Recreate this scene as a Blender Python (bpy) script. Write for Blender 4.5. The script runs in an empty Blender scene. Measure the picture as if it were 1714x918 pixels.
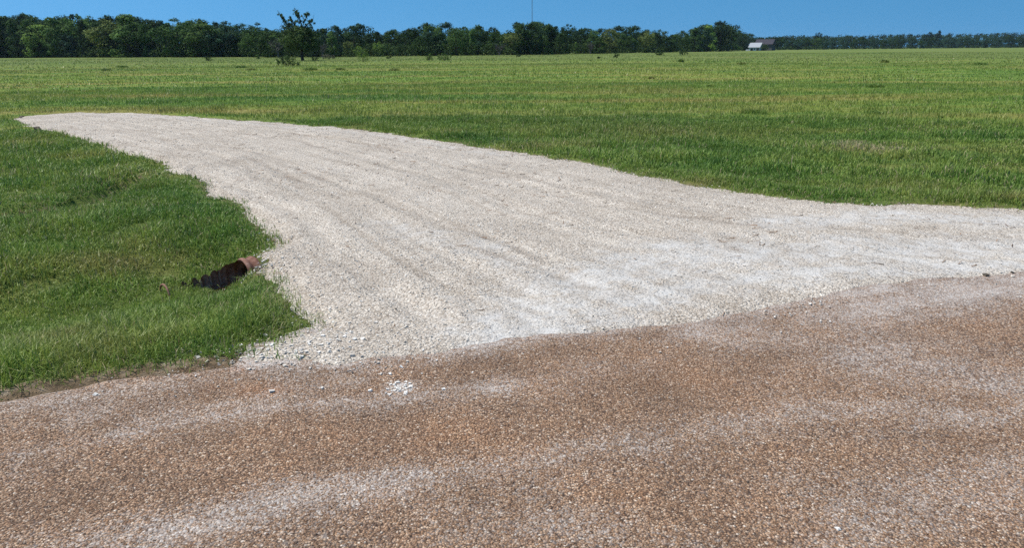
import bpy, math, random
import numpy as np
from mathutils import Vector, Matrix
random.seed(7); rng = np.random.default_rng(11)
sc = bpy.context.scene
COL = sc.collection
R = math.radians

# ------------------------------------------------------------------ camera
F, CX, CY, CH = 1238.0, 857.0, 459.0, 1.70
PITCH = math.atan((459 - 83) / F); ROLL = math.atan(12 / 1714)
cd = bpy.data.cameras.new('camera'); cam = bpy.data.objects.new('camera', cd); COL.objects.link(cam)
cd.sensor_width = 36; cd.lens = 36 * F / 1714; cd.clip_start = 0.05; cd.clip_end = 20000
cam.location = (0, 0, CH)
cam.rotation_euler = (Matrix.Rotation(math.pi / 2 - PITCH, 4, 'X') @ Matrix.Rotation(-ROLL, 4, 'Z')).to_euler()
sc.camera = cam

def ray(x, y):
    u, v = x - CX, y - CY
    c, s = math.cos(ROLL), math.sin(ROLL)
    u2, v2 = u * c - v * s, u * s + v * c
    return (u2, F * math.cos(PITCH) - v2 * math.sin(PITCH), -v2 * math.cos(PITCH) - F * math.sin(PITCH))
def at(x, y, z=0.0):
    d = ray(x, y); t = (z - CH) / d[2]
    return (d[0] * t, d[1] * t)
def ats(l, z=0.0):
    return np.array([at(*p, z) for p in l])

# ------------------------------------------------------------------ numpy noise and distance helpers
def _h(ix, iy, s):
    n = (ix.astype(np.int64) * 374761393 + iy.astype(np.int64) * 668265263 + s * 974634777) & 0xffffffff
    n = ((n ^ (n >> 13)) * 1274126177) & 0xffffffff
    return ((n ^ (n >> 16)) & 0xffff) / 65535.0
def vnoise(x, y, s=0):
    ix, iy = np.floor(x), np.floor(y); fx, fy = x - ix, y - iy
    fx = fx * fx * (3 - 2 * fx); fy = fy * fy * (3 - 2 * fy)
    a, b = _h(ix, iy, s), _h(ix + 1, iy, s); c, d = _h(ix, iy + 1, s), _h(ix + 1, iy + 1, s)
    return (a * (1 - fx) + b * fx) * (1 - fy) + (c * (1 - fx) + d * fx) * fy
def fbm(x, y, s=0, o=4):
    r = 0; a = .5; t = 0
    for i in range(o):
        r = r + a * vnoise(x * 2 ** i + 17.3 * i, y * 2 ** i - 9.1 * i, s + i); t += a; a *= .5
    return r / t
def sstep(a, b, x):
    t = np.clip((x - a) / (b - a), 0, 1); return t * t * (3 - 2 * t)
def seg_dist(x, y, P, closed=False):
    """distance to polyline and the parameter side"""
    best = np.full(x.shape, 1e9)
    n = len(P); m = n if closed else n - 1
    for i in range(m):
        a, b = P[i], P[(i + 1) % n]; d = b - a; L = (d @ d) or 1e-9
        t = np.clip(((x - a[0]) * d[0] + (y - a[1]) * d[1]) / L, 0, 1)
        best = np.minimum(best, np.hypot(x - a[0] - t * d[0], y - a[1] - t * d[1]))
    return best
def inside(x, y, P):
    r = np.zeros(x.shape, bool); n = len(P)
    for i in range(n):
        (x1, y1), (x2, y2) = P[i], P[(i + 1) % n]
        if y1 == y2: continue
        c = ((y1 > y) != (y2 > y)) & (x < (x2 - x1) * (y - y1) / (y2 - y1) + x1)
        r ^= c
    return r
def sdf(x, y, P):   # positive inside
    d = seg_dist(x, y, P, True)
    return np.where(inside(x, y, P), d, -d)

# ------------------------------------------------------------------ plan of the place (ground outlines, metres)
DRIVE = np.vstack([ats([(15, 200), (40, 195), (130, 189), (250, 190), (400, 202), (560, 213), (700, 231), (850, 252), (1000, 278),
                        (1150, 308), (1300, 330), (1450, 341), (1600, 346), (1714, 349)]),
                   [[7.5, 7.9], [10.5, 8.6], [16, 10.5], [30, 15], [30, 13.6], [16, 9.2]],
                   ats([(1714, 464), (1500, 479), (1350, 505), (1200, 535), (1000, 562), (900, 574), (700, 594), (560, 612), (430, 613),
                        (418, 598), (425, 583), (470, 572), (512, 549), (492, 528), (488, 510), (452, 470), (418, 455), (418, 432), (452, 418),
                        (460, 410), (430, 375), (390, 345), (330, 305), (250, 270), (130, 235), (60, 215)])])
ROAD_EDGE = np.vstack([[[-40, -8.6], [-14, -0.4], [-5, 2.55]], ats([(0, 669), (200, 635), (400, 609), (560, 604), (700, 588), (900, 568), (1200, 529), (1350, 499),
                       (1500, 473), (1714, 458)]), [[8, 6.7], [16, 9.2], [60, 23]]])
ROAD = np.vstack([ROAD_EDGE, [[62, 16], [16, 2.4], [4, -1.6], [-14, -7], [-38, -14]]])

def ditch_line():
    return np.array([[-1.2, 6.7], [-2.28, 6.12], [-2.9, 5.5], [-4.2, 4.95], [-7, 3.9], [-14, 1.6], [-40, -6]])
DITCH = ditch_line()
STEP = ats([(-300, 420), (0, 378), (60, 372), (130, 360), (190, 335), (240, 312)], -0.1)

def terrain(x, y):
    """height of the bare ground before the drive and road are laid on it"""
    d = np.hypot(x, y)
    z = (fbm(x * .9, y * .9, 3, 3) - .5) * .07 * np.clip(d / 8, .5, 1) + (fbm(x * .11, y * .11, 5, 2) - .5) * .16 * sstep(14, 40, d)
    z = z + (fbm(x * .02, y * .02, 8, 2) - .5) * .5 * sstep(40, 120, d)
    dd = seg_dist(x, y, DITCH)
    z = z - .19 * np.exp(-(dd / 1.0) ** 2)
    ds = seg_dist(x, y, STEP)
    above = (y > np.interp(x, STEP[:, 0], STEP[:, 1]))
    z = z - .045 * np.exp(-(ds / .25) ** 2) + np.where(above, .10, 0) * np.exp(-((ds - .25) / .5) ** 2)
    return z

PB = np.array(at(412, 446, -.08)); PEX = np.array([-.70, -.714]); PNX = np.array([-.714, .70])   # culvert mouth, its outward axis, its far side
def masks(x, y):
    sd = sdf(x, y, DRIVE); sr = sdf(x, y, ROAD)
    wob = (fbm(x * 2.2, y * 2.2, 21, 4) - .5) * .42 + (fbm(x * 9, y * 9, 29, 2) - .5) * .12
    far = np.clip(np.hypot(x, y) / 9, .55, 1.7)
    sd = sd + wob * far * .8; sr = sr + wob * .35
    return sd, sr
def ground_z(x, y):
    sd, sr = masks(x, y)
    m = np.maximum(sd, sr)
    nd = seg_dist(x, y, DITCH)
    flat = sstep(-.9 + .62 * np.exp(-(nd / 1.1) ** 4), .02, m)
    z = terrain(x, y) * (1 - flat)
    # verge stands a little above the gravel on the field side, soil slips to the road on the near side
    z = z + .035 * np.exp(-((m + .35) / .3) ** 2) * (1 - np.exp(-(nd / 1.1) ** 4))
    s = (x - PB[0]) * PEX[0] + (y - PB[1]) * PEX[1]; w = (x - PB[0]) * PNX[0] + (y - PB[1]) * PNX[1]
    tr = sstep(-.10, .0, s) * sstep(.52, .24, s) * sstep(.16, .11, np.abs(w))
    z = z * (1 - tr) + np.minimum(z, -.275) * tr
    t2 = sstep(-.20, -.10, s) * sstep(.34, .2, s) * sstep(-.42, -.2, w) * sstep(.06, -.05, w)
    z = z * (1 - t2) + np.minimum(z, -.17) * t2
    return z, m, sd, sr

# ------------------------------------------------------------------ mesh builder
class MB:
    def __init__(s): s.v = []; s.f = []; s.n = 0; s.att = []
    def add(s, v, f, a=None):
        v = np.asarray(v, np.float32); f = np.asarray(f, np.int64)
        s.v.append(v); s.f.append(f + s.n); s.n += len(v)
        s.att.append(np.full(len(v), .5, np.float32) if a is None else np.asarray(a, np.float32) * np.ones(len(v), np.float32))
    def build(s, name, mat, parent=None, smooth=False, attname='rnd'):
        me = bpy.data.meshes.new(name)
        V = np.vstack(s.v); me.vertices.add(len(V)); me.vertices.foreach_set('co', V.ravel())
        tot = []; idx = []
        for f in s.f:
            idx.append(f.ravel()); tot.append(np.full(len(f), f.shape[1]))
        idx = np.concatenate(idx).astype(np.int32); tot = np.concatenate(tot).astype(np.int32)
        st = np.concatenate([[0], np.cumsum(tot)[:-1]]).astype(np.int32)
        me.loops.add(len(idx)); me.loops.foreach_set('vertex_index', idx)
        me.polygons.add(len(tot)); me.polygons.foreach_set('loop_start', st); me.polygons.foreach_set('loop_total', tot)
        me.polygons.foreach_set('use_smooth', np.full(len(tot), smooth, bool))
        a = me.attributes.new(attname, 'FLOAT', 'POINT'); a.data.foreach_set('value', np.concatenate(s.att))
        me.update(calc_edges=True)
        me.materials.append(mat)
        o = bpy.data.objects.new(name, me); COL.objects.link(o)
        if parent: o.parent = parent
        return o
    def box(s, x0, x1, y0, y1, z0, z1, a=None):
        v = [(x, y, z) for z in (z0, z1) for y in (y0, y1) for x in (x0, x1)]
        s.add(v, [(0, 2, 3, 1), (4, 5, 7, 6), (0, 1, 5, 4), (2, 6, 7, 3), (0, 4, 6, 2), (1, 3, 7, 5)], a)
    def tube(s, P, r, n=6, a=None):
        P = np.asarray(P, float); r = np.broadcast_to(np.asarray(r, float), (len(P),))
        rings = []
        for i in range(len(P)):
            t = P[min(i + 1, len(P) - 1)] - P[max(i - 1, 0)]; t = t / (np.linalg.norm(t) or 1)
            h = np.array([0, 0, 1.]) if abs(t[2]) < .9 else np.array([1., 0, 0])
            u = np.cross(t, h); u /= np.linalg.norm(u); w = np.cross(t, u)
            an = np.arange(n) * 2 * math.pi / n
            rings.append(P[i] + r[i] * (np.cos(an)[:, None] * u + np.sin(an)[:, None] * w))
        f = []
        for i in range(len(P) - 1):
            for k in range(n):
                k2 = (k + 1) % n
                f.append((i * n + k, i * n + k2, (i + 1) * n + k2, (i + 1) * n + k))
        s.add(np.vstack(rings), f, a)

def tag(o, label=None, cat=None, group=None, kind=None):
    if label: o['label'] = label
    if cat: o['category'] = cat
    if group: o['group'] = group
    if kind: o['kind'] = kind
    return o
def empty(name, loc=(0, 0, 0), rz=0):
    o = bpy.data.objects.new(name, None); COL.objects.link(o)
    o.location = loc; o.rotation_euler = (0, 0, rz); o.empty_display_size = .2
    return o

# ------------------------------------------------------------------ materials
class NT:
    def __init__(s, name, group=False):
        s.m = bpy.data.materials.new(name); s.m.use_nodes = True; s.t = s.m.node_tree
        s.t.nodes.clear(); s.out = s.t.nodes.new('ShaderNodeOutputMaterial')
    def n(s, typ, **kw):
        nd = s.t.nodes.new('ShaderNode' + typ)
        ins = kw.pop('ins', {})
        for k, v in kw.items(): setattr(nd, k, v)
        for k, v in ins.items():
            sk = nd.inputs[k]
            if isinstance(v, bpy.types.NodeSocket): s.t.links.new(v, sk)
            else: sk.default_value = v
        return nd
    def math(s, op, a, b=0.0, c=None, clamp=False):
        nd = s.n('Math', operation=op, use_clamp=clamp)
        for i, v in enumerate((a, b) if c is None else (a, b, c)):
            if isinstance(v, bpy.types.NodeSocket): s.t.links.new(v, nd.inputs[i])
            else: nd.inputs[i].default_value = v
        return nd.outputs[0]
    def mix(s, f, a, b, blend='MIX'):
        nd = s.n('Mix', data_type='RGBA', blend_type=blend)
        for i, v in ((0, f), (6, a), (7, b)):
            if isinstance(v, bpy.types.NodeSocket): s.t.links.new(v, nd.inputs[i])
            elif i == 0: nd.inputs[0].default_value = v
            else: nd.inputs[i].default_value = (*v, 1)
        return nd.outputs[2]
    def ramp(s, f, stops, interp='LINEAR'):
        nd = s.n('ValToRGB'); cr = nd.color_ramp; cr.interpolation = interp
        while len(cr.elements) < len(stops): cr.elements.new(.5)
        for e, (p, c) in zip(cr.elements, stops):
            e.position = p; e.color = (*c, 1) if len(c) == 3 else c
        s.t.links.new(f, nd.inputs[0]); return nd.outputs[0]
    def step(s, f, a, b):
        nd = s.n('MapRange', interpolation_type='SMOOTHSTEP', ins={'Value': f, 'From Min': a, 'From Max': b}); return nd.outputs[0]
    def pos(s): return s.n('NewGeometry').outputs['Position']
    def attr(s, name): return s.n('Attribute', attribute_name=name).outputs['Fac']
    def noise(s, vec, scale, detail=3, rough=.55, sx=1, sy=1):
        if sx != 1 or sy != 1:
            vec = s.n('VectorMath', operation='MULTIPLY', ins={0: vec, 1: (sx, sy, 1)}).outputs[0]
        return s.n('TexNoise', ins={'Vector': vec, 'Scale': scale, 'Detail': detail, 'Roughness': rough}).outputs['Fac']
    def voro(s, vec, scale, feature='F1', rand=1.0):
        return s.n('TexVoronoi', feature=feature, ins={'Vector': vec, 'Scale': scale, 'Randomness': rand})
    def bump(s, h, strength, dist, normal=None):
        ins = {'Height': h, 'Strength': strength, 'Distance': dist}
        if normal is not None: ins['Normal'] = normal
        return s.n('Bump', ins=ins).outputs[0]
    def finish(s, color, rough=.9, normal=None, transl=0.0, spec=.25):
        ins = {'Roughness': rough, 'Specular IOR Level': spec}
        if isinstance(color, bpy.types.NodeSocket): ins['Base Color'] = color
        else: ins['Base Color'] = (*color, 1)
        if normal is not None: ins['Normal'] = normal
        b = s.n('BsdfPrincipled', ins=ins).outputs[0]
        if transl:
            ti = {'Color': color if isinstance(color, bpy.types.NodeSocket) else (*color, 1)}
            tr = s.n('BsdfTranslucent', ins=ti).outputs[0]
            b = s.n('MixShader', ins={0: transl, 1: b, 2: tr}).outputs[0]
        s.t.links.new(b, s.out.inputs['Surface']); return s.m

def grass_colour(t):
    """patches of lush, dull and yellowing grass laid over the field, read from world position"""
    p = t.pos()
    big = t.noise(p, .05, 3, .55, 1, 1.8)
    mid = t.noise(p, .45, 4, .6, 1, 1.3)
    fine = t.noise(p, 3.0, 3, .6)
    y = t.n('SeparateXYZ', ins={0: p}).outputs[1]
    dist = t.n('VectorMath', operation='LENGTH', ins={0: p}).outputs['Value']
    c = t.ramp(mid, [(.28, (.066, .138, .024)), (.43, (.118, .200, .036)), (.56, (.180, .240, .050)), (.70, (.255, .240, .080))])
    # mown open field further off: paler, yellower bands
    fld = t.ramp(t.noise(p, .16, 5, .62, .28, 1.9), [(.34, (.066, .138, .026)), (.45, (.120, .198, .036)), (.53, (.190, .226, .046)), (.64, (.275, .232, .078))])
    c = t.mix(t.math('MULTIPLY', t.step(dist, 11, 26), .75), c, fld)
    farc = t.ramp(t.noise(p, .035, 4, .6, .5, 1), [(.35, (.092, .140, .034)), (.65, (.150, .178, .056))])
    c = t.mix(t.math('MULTIPLY', t.step(dist, 55, 170), .8), c, farc)
    c = t.mix(t.math('MULTIPLY', t.step(big, .5, .68), .35), c, (.180, .170, .058))
    f = t.ramp(fine, [(.25, (.62, .66, .6)), (.75, (1.3, 1.26, 1.2))])
    c = t.mix(.8, c, f, 'MULTIPLY')
    return c, p, dist

def mat_ground():
    t = NT('field ground')
    c, p, dist = grass_colour(t)
    soil = t.ramp(t.noise(p, 9, 5, .65), [(.3, (.075, .055, .034)), (.5, (.18, .13, .08)), (.7, (.32, .26, .19))])
    m = t.attr('soil')
    mm = t.math('ADD', m, t.math('MULTIPLY', t.math('SUBTRACT', t.noise(p, 14, 3), .5), .9))
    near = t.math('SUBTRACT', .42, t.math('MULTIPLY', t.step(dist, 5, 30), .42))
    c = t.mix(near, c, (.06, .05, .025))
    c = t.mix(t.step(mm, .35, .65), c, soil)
    h = t.noise(p, 6, 6, .7); h2 = t.noise(p, 60, 4, .7)
    nb = t.bump(h, .8, .12); nb = t.bump(h2, .7, .015, nb)
    return t.finish(c, .95, nb, spec=.1)
def mat_grass():
    t = NT('grass blades')
    c, p, dist = grass_colour(t)
    r = t.attr('rnd')      # blade value: low is darker, deeper green, top end is dry straw
    br = t.n('MapRange', ins={'Value': r, 'From Min': 0, 'From Max': 1, 'To Min': .8, 'To Max': 1.75}).outputs[0]
    cb = t.n('CombineColor', ins={0: br, 1: br, 2: br}).outputs[0]
    c = t.mix(1.0, c, cb, 'MULTIPLY')
    c = t.mix(t.math('MULTIPLY', t.step(r, .30, .10), .35), c, (.036, .090, .030))
    c = t.mix(t.step(r, .925, .955), c, (.40, .34, .19))
    return t.finish(c, .5, None, transl=.30, spec=.32)
def mat_road():
    t = NT('chip seal'); p = t.pos()
    dust = t.attr('dust'); rust = t.attr('rust')
    warp = t.n('VectorMath', operation='ADD', ins={0: p, 1: t.n('VectorMath', operation='SCALE', ins={0: t.n('TexNoise', ins={'Vector': p, 'Scale': 60.0}).outputs['Color'], 'Scale': .008}).outputs[0]}).outputs[0]
    v = t.voro(warp, 102.0); v2 = t.voro(warp, 150.0)
    col = v.outputs['Color']; rv = t.n('SeparateColor', ins={0: col}).outputs
    chips = t.ramp(rv[0], [(0, (.062, .041, .029)), (.12, (.190, .110, .066)), (.36, (.262, .160, .096)), (.58, (.318, .202, .126)), (.78, (.378, .257, .172)), (.92, (.45, .335, .24)), (.975, (.50, .42, .34)), (1, (.62, .55, .47))])
    big = t.noise(p, .55, 4, .6); mid = t.noise(p, 2.2, 4, .62)
    tint = t.ramp(mid, [(.3, (.74, .71, .68)), (.5, (1.0, .98, .96)), (.72, (1.24, 1.15, 1.05))])
    c = t.mix(1.0, chips, tint, 'MULTIPLY')
    gap = t.step(v.outputs['Distance'], .42, .72)
    c = t.mix(t.math('MULTIPLY', gap, .75), c, (.070, .045, .032))
    sm = t.ramp(t.n('SeparateColor', ins={0: v2.outputs['Color']}).outputs[1], [(0, (.55, .5, .47)), (.5, (1, 1, 1)), (1, (1.35, 1.3, 1.25))])
    c = t.mix(.7, c, sm, 'MULTIPLY')
    c = t.mix(t.math('MULTIPLY', rust, t.step(mid, .3, .6)), c, t.mix(.6, c, (.42, .17, .06)))
    # pale limestone dust lies in streaks, thickest between the chips
    dn = t.math('ADD', dust, t.math('MULTIPLY', t.math('SUBTRACT', t.noise(p, 3.0, 5, .7), .5), .75))
    dn = t.math('ADD', dn, t.math('MULTIPLY', t.math('SUBTRACT', t.noise(p, 26, 4, .7), .5), .95))
    dn = t.math('ADD', dn, t.math('MULTIPLY', t.math('SUBTRACT', rv[1], .5), .6))
    dm = t.math('MULTIPLY', t.step(dn, .15, 1.15), .82)
    dcol = t.ramp(rv[2], [(0, (.30, .255, .225)), (.5, (.43, .385, .35)), (1, (.60, .56, .52))])
    c = t.mix(dm, c, dcol)
    h = t.math('SUBTRACT', 1.0, v.outputs['Distance'])
    h = t.math('ADD', h, t.math('MULTIPLY', rv[1], .5))
    h = t.math('MULTIPLY', h, t.math('SUBTRACT', 1.0, t.math('MULTIPLY', dm, .45)))
    nb = t.bump(t.noise(p, 8, 3), .35, .03); nb = t.bump(h, 1.0, .0075, nb)
    return t.finish(c, .82, nb, spec=.3)
def stone_ramp(t, f):
    return t.ramp(f, [(0, (.20, .155, .115)), (.12, (.36, .305, .25)), (.35, (.50, .445, .38)), (.7, (.59, .54, .475)), (1, (.72, .685, .63))])
def mat_gravel():
    t = NT('crushed limestone'); p = t.pos()
    fines = t.attr('fines'); trk = t.attr('track')
    warp = t.n('VectorMath', operation='ADD', ins={0: p, 1: t.n('VectorMath', operation='SCALE', ins={0: t.n('TexNoise', ins={'Vector': p, 'Scale': 30.0}).outputs['Color'], 'Scale': .02}).outputs[0]}).outputs[0]
    v = t.voro(warp, 52.0); v2 = t.voro(warp, 120.0); v3 = t.voro(p, 11.0)
    a = t.n('SeparateColor', ins={0: v.outputs['Color']}).outputs; b = t.n('SeparateColor', ins={0: v2.outputs['Color']}).outputs
    cs = stone_ramp(t, a[0]); cs2 = stone_ramp(t, b[0])
    c = t.mix(.5, cs, cs2)
    gap = t.math('MULTIPLY', t.step(v.outputs['Distance'], .45, .75), t.step(a[1], .35, .75))
    c = t.mix(t.math('MULTIPLY', gap, .6), c, (.20, .165, .13))
    pn = t.noise(p, .8, 5, .65); pn2 = t.noise(p, 5, 5, .7)
    tint = t.ramp(pn, [(.3, (.86, .83, .80)), (.5, (1, .985, .97)), (.7, (1.10, 1.09, 1.08))])
    c = t.mix(1.0, c, tint, 'MULTIPLY')
    c = t.mix(t.math('MULTIPLY', t.step(pn2, .56, .74), .45), c, (.31, .25, .195))
    fm = t.math('ADD', fines, t.math('MULTIPLY', t.math('SUBTRACT', pn2, .5), 1.15))
    fm = t.math('ADD', fm, t.math('MULTIPLY', t.math('SUBTRACT', t.noise(p, 22, 4, .7), .5), .7))
    fcol = t.ramp(t.noise(p, 70, 3, .7), [(.25, (.42, .41, .395)), (.7, (.54, .535, .525))])
    fmask = t.step(fm, .25, .85)
    c = t.mix(t.math('MULTIPLY', fmask, .85), c, fcol)
    tm = t.math('ADD', trk, t.math('MULTIPLY', t.math('SUBTRACT', t.noise(p, 7, 4, .7), .5), 1.0))
    c = t.mix(t.math('MULTIPLY', t.step(tm, .30, .95), .5), c, (.25, .205, .165))
    ac = t.attr('across')
    lane = t.n('CombineXYZ', ins={0: t.math('MULTIPLY', ac, 34.0), 1: t.math('MULTIPLY', t.n('SeparateXYZ', ins={0: p}).outputs[0], .22), 2: 0.0}).outputs[0]
    ln = t.noise(lane, 1.0, 3, .6)
    lnn = t.math('ADD', ln, t.math('MULTIPLY', t.math('SUBTRACT', pn2, .5), .35))
    c = t.mix(1.0, c, t.ramp(lnn, [(.28, (.84, .805, .765)), (.45, (.98, .96, .935)), (.55, (1.04, 1.025, 1.005)), (.72, (1.14, 1.125, 1.10))]), 'MULTIPLY')
    h = t.math('ADD', t.math('SUBTRACT', 1.0, v.outputs['Distance']), t.math('MULTIPLY', a[1], .9))
    h2 = t.math('ADD', t.math('SUBTRACT', 1.0, v2.outputs['Distance']), t.math('MULTIPLY', b[1], .6))
    k = t.math('SUBTRACT', 1.0, t.math('MULTIPLY', fmask, .7))
    nb = t.bump(t.noise(p, 6, 5, .65), .6, .04); nb = t.bump(ln, .4, .03, nb); nb = t.bump(t.math('MULTIPLY', h, k), 1.0, .011, nb); nb = t.bump(t.math('MULTIPLY', h2, k), .8, .005, nb)
    return t.finish(c, .93, nb, spec=.2)
def mat_stone(name, dark=1.0, tan=False):
    t = NT(name); p = t.n('TexCoord').outputs['Object']; r = t.attr('rnd')
    if tan: c = t.ramp(r, [(0, (.06, .038, .026)), (.3, (.20, .115, .066)), (.6, (.30, .185, .112)), (.85, (.40, .29, .20)), (1, (.54, .46, .38))])
    else: c = stone_ramp(t, r)
    n = t.noise(t.pos(), 90, 4, .7)
    c = t.mix(.6, c, t.ramp(n, [(.3, (.75 * dark,) * 3), (.7, (1.15 * dark,) * 3)]), 'MULTIPLY')
    return t.finish(c, .9, t.bump(n, .5, .004), spec=.25)
def mat_leaf():
    t = NT('leaves')
    oi = t.n('ObjectInfo'); r = t.attr('rnd')
    br = t.n('MapRange', ins={'Value': r, 'To Min': .7, 'To Max': 1.65}).outputs[0]
    c = t.mix(1.0, oi.outputs['Color'], t.n('CombineColor', ins={0: br, 1: br, 2: t.math('POWER', br, .8)}).outputs[0], 'MULTIPLY')
    return t.finish(c, .8, None, transl=.22, spec=.08)
def mat_simple(name, c, rough=.8, var=.25, scale=8, spec=.3, bump=.2):
    t = NT(name); p = t.n('TexCoord').outputs['Object']
    n = t.noise(p, scale, 5, .65)
    c = t.mix(1.0, c, t.ramp(n, [(.25, (1 - var,) * 3), (.75, (1 + var,) * 3)]), 'MULTIPLY')
    return t.finish(c, rough, t.bump(n, bump, .02), spec=spec)
def mat_rust():
    t = NT('rusted galvanised steel'); p = t.pos()
    n = t.noise(p, 18, 6, .7); n2 = t.noise(p, 90, 4, .7)
    c = t.ramp(n, [(.28, (.07, .030, .020)), (.42, (.16, .070, .045)), (.55, (.25, .125, .090)), (.72, (.33, .22, .18))])
    c = t.mix(.5, c, t.ramp(n2, [(.3, (.6, .55, .5)), (.7, (1.2, 1.2, 1.2))]), 'MULTIPLY')
    return t.finish(c, .8, t.bump(n2, .5, .004), spec=.3)

M = dict(rustpale=mat_simple('rust painted as lit', (.26, .165, .125), .9, .35, 40), darkwall=mat_simple('weathered dark boards', (.09, .085, .085), .9, .2, 2), silt=mat_simple('silt painted in shade', (.030, .018, .010), 1.0, .4, 20, .02), ground=mat_ground(), grass=mat_grass(), road=mat_road(), gravel=mat_gravel(), stone=mat_stone('limestone stones'),  # rustpale and silt carry rib light and pipe shade in their colours
         chip=mat_stone('brown road chips', tan=True), leaf=mat_leaf(), rust=mat_rust(),
         bark=mat_simple('bark', (.036, .030, .024), .9, .4, 6), greybark=mat_simple('grey dead wood', (.10, .088, .082), .9, .3, 6),
         white=mat_simple('white siding', (.50, .52, .54), .7, .06, 3), palemetal=mat_simple('pale metal roofing', (.30, .32, .34), .6, .08, 2),
         brownroof=mat_simple('brown roofing', (.042, .040, .052), .9, .2, 2), dark=mat_simple('dark opening', (.02, .022, .025), .3, .2, 2),
         steel=mat_simple('galvanised mast steel', (.16, .17, .18), .5, .1, 4), mud=mat_simple('dried mud', (.10, .082, .062), .95, .4, 30, .2, .6))

# ------------------------------------------------------------------ ground sheet
def axis(lo, hi, a, b, d0, g):
    c = list(np.arange(a, b + 1e-6, d0)); d = d0; x = c[-1]
    while x < hi: d *= g; x += d; c.append(x)
    d = d0; x = c[0]
    while x > lo: d *= g; x -= d; c.insert(0, x)
    return np.array(c)
def grid_mesh(name, xs, ys, zf, mat, atts, keep=None, kind='structure'):
    X, Y = np.meshgrid(xs, ys); nx, ny = len(xs), len(ys)
    Z, A = zf(X, Y)
    i = np.arange((ny - 1) * (nx - 1)); r, c = i // (nx - 1), i % (nx - 1)
    f = np.stack([r * nx + c, r * nx + c + 1, (r + 1) * nx + c + 1, (r + 1) * nx + c], 1)
    V = np.stack([X.ravel(), Y.ravel(), Z.ravel()], 1)
    if keep is not None:
        kp = keep(X, Y)          # signed field: cells with a vertex inside stay, their outer vertices slide onto the outline
        s = kp.ravel(); ins = s > 0
        f = f[ins[f].any(1)]
        gy, gx = np.gradient(kp, ys, xs); g = np.stack([gx.ravel(), gy.ravel()], 1); gl = np.maximum((g ** 2).sum(1), .05)
        step = np.abs(xs[1] - xs[0])
        mv = np.clip(-s / gl, 0, step * 1.2)[:, None] * g
        ml = np.linalg.norm(mv, axis=1, keepdims=True); mv *= np.minimum(1, step * 1.2 / np.maximum(ml, 1e-6))
        V[~ins, :2] += mv[~ins]
        used = np.unique(f); mp = np.full(len(V), -1); mp[used] = np.arange(len(used)); f = mp[f]; V = V[used]
        A = {k: a.ravel()[used] for k, a in A.items()}
    mb = MB(); mb.add(V, f)
    o = mb.build(name, mat, smooth=True)
    for k in atts:
        at_ = o.data.attributes.new(k, 'FLOAT', 'POINT'); at_.data.foreach_set('value', A[k].ravel().astype(np.float32))
    return tag(o, kind=kind)
def field_drop(z, m): return z - .07 * sstep(-.03, .25, m)
def gz(X, Y):
    z, m, sd, sr = ground_z(X, Y)
    z = field_drop(z, m)
    near_road = sstep(.17, .02, -sr) * (sr < .3)
    soil = np.clip(near_road * 1.1 + sstep(.25, -.02, -sd) * .5, 0, 1) * (np.hypot(X, Y) < 60)
    cx, cy = at(1415, 236); soil = np.maximum(soil, .8 * np.exp(-((X - cx) ** 2 / .30 + (Y - cy) ** 2 / .12)))
    dd = seg_dist(X, Y, STEP); soil = np.maximum(soil, .5 * np.exp(-(dd / .18) ** 2))
    return z, dict(soil=soil)
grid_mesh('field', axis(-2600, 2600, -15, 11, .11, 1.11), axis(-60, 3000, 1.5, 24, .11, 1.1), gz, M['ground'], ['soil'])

# ------------------------------------------------------------------ road and gravel drive
STREAKS = [  # pixel polylines of the dust streaks on the road: points, half width (m), weight
    ([(-100, 800), (100, 765), (300, 728), (450, 695), (560, 682), (680, 658), (850, 640)], .09, .62),
    ([(150, 918), (330, 880), (560, 835), (760, 790), (900, 770), (1050, 745), (1200, 708), (1330, 690)], .10, .66),
    ([(1480, 610), (1600, 625), (1714, 650), (1900, 680)], .30, .50),
    ([(1250, 690), (1400, 690), (1560, 700)], .16, .42),
    ([(1180, 560), (1400, 520), (1600, 490), (1800, 470)], .24, .62),
    ([(-50, 690), (150, 668), (400, 640), (560, 628)], .13, .60),
    ([(560, 612), (700, 592), (900, 572), (1200, 534), (1350, 504), (1500, 478), (1800, 455)], .10, .75),
    ([(760, 860), (900, 880), (1100, 900)], .10, .40),
    ([(1350, 860), (1500, 830), (1714, 790)], .16, .38),
    ([(900, 640), (1050, 605), (1200, 590)], .14, .30)]
STREAKS = [(ats(p), w * 1.75, k * .95) for p, w, k in STREAKS]
RUST = [(at(405, 620), .07, 1.0), (at(440, 656), .12, .8), (at(340, 655), .1, .5), (at(1130, 640), .45, .2), (at(700, 740), .5, .16)]
def dust_at(X, Y):
    d = np.zeros(X.shape)
    wx = X + (fbm(X * 1.3, Y * 1.3, 41, 3) - .5) * .5; wy = Y + (fbm(X * 1.3, Y * 1.3, 47, 3) - .5) * .35
    u = X * .955 + Y * .297; v = -X * .297 + Y * .955
    fil = .75 + .55 * fbm(u * .7, v * 7, 57, 4)
    for P, w, k in STREAKS:
        br = np.clip(2.3 * fbm(X * 1.1 + 3 * w, Y * 1.1, 51, 4) - .3, .45, 1.2)
        d = np.maximum(d, k * br * fil * np.exp(-(seg_dist(wx, wy, P) / w) ** 2))
    d = d + .24 * sstep(.42, .72, fbm(u * .4 + 9, v * 3.0, 55, 4))
    d = np.maximum(d, 1.35 * np.exp(-((X - at(670, 654)[0]) ** 2 + (Y - at(670, 654)[1]) ** 2) / .09 ** 2))
    return d
def road_keep(X, Y):
    sd, sr = masks(X, Y)
    return np.maximum(sr, np.minimum(sr + .6, sd + .12 + .5 * sstep(-1.3, -.9, X)))
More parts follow.
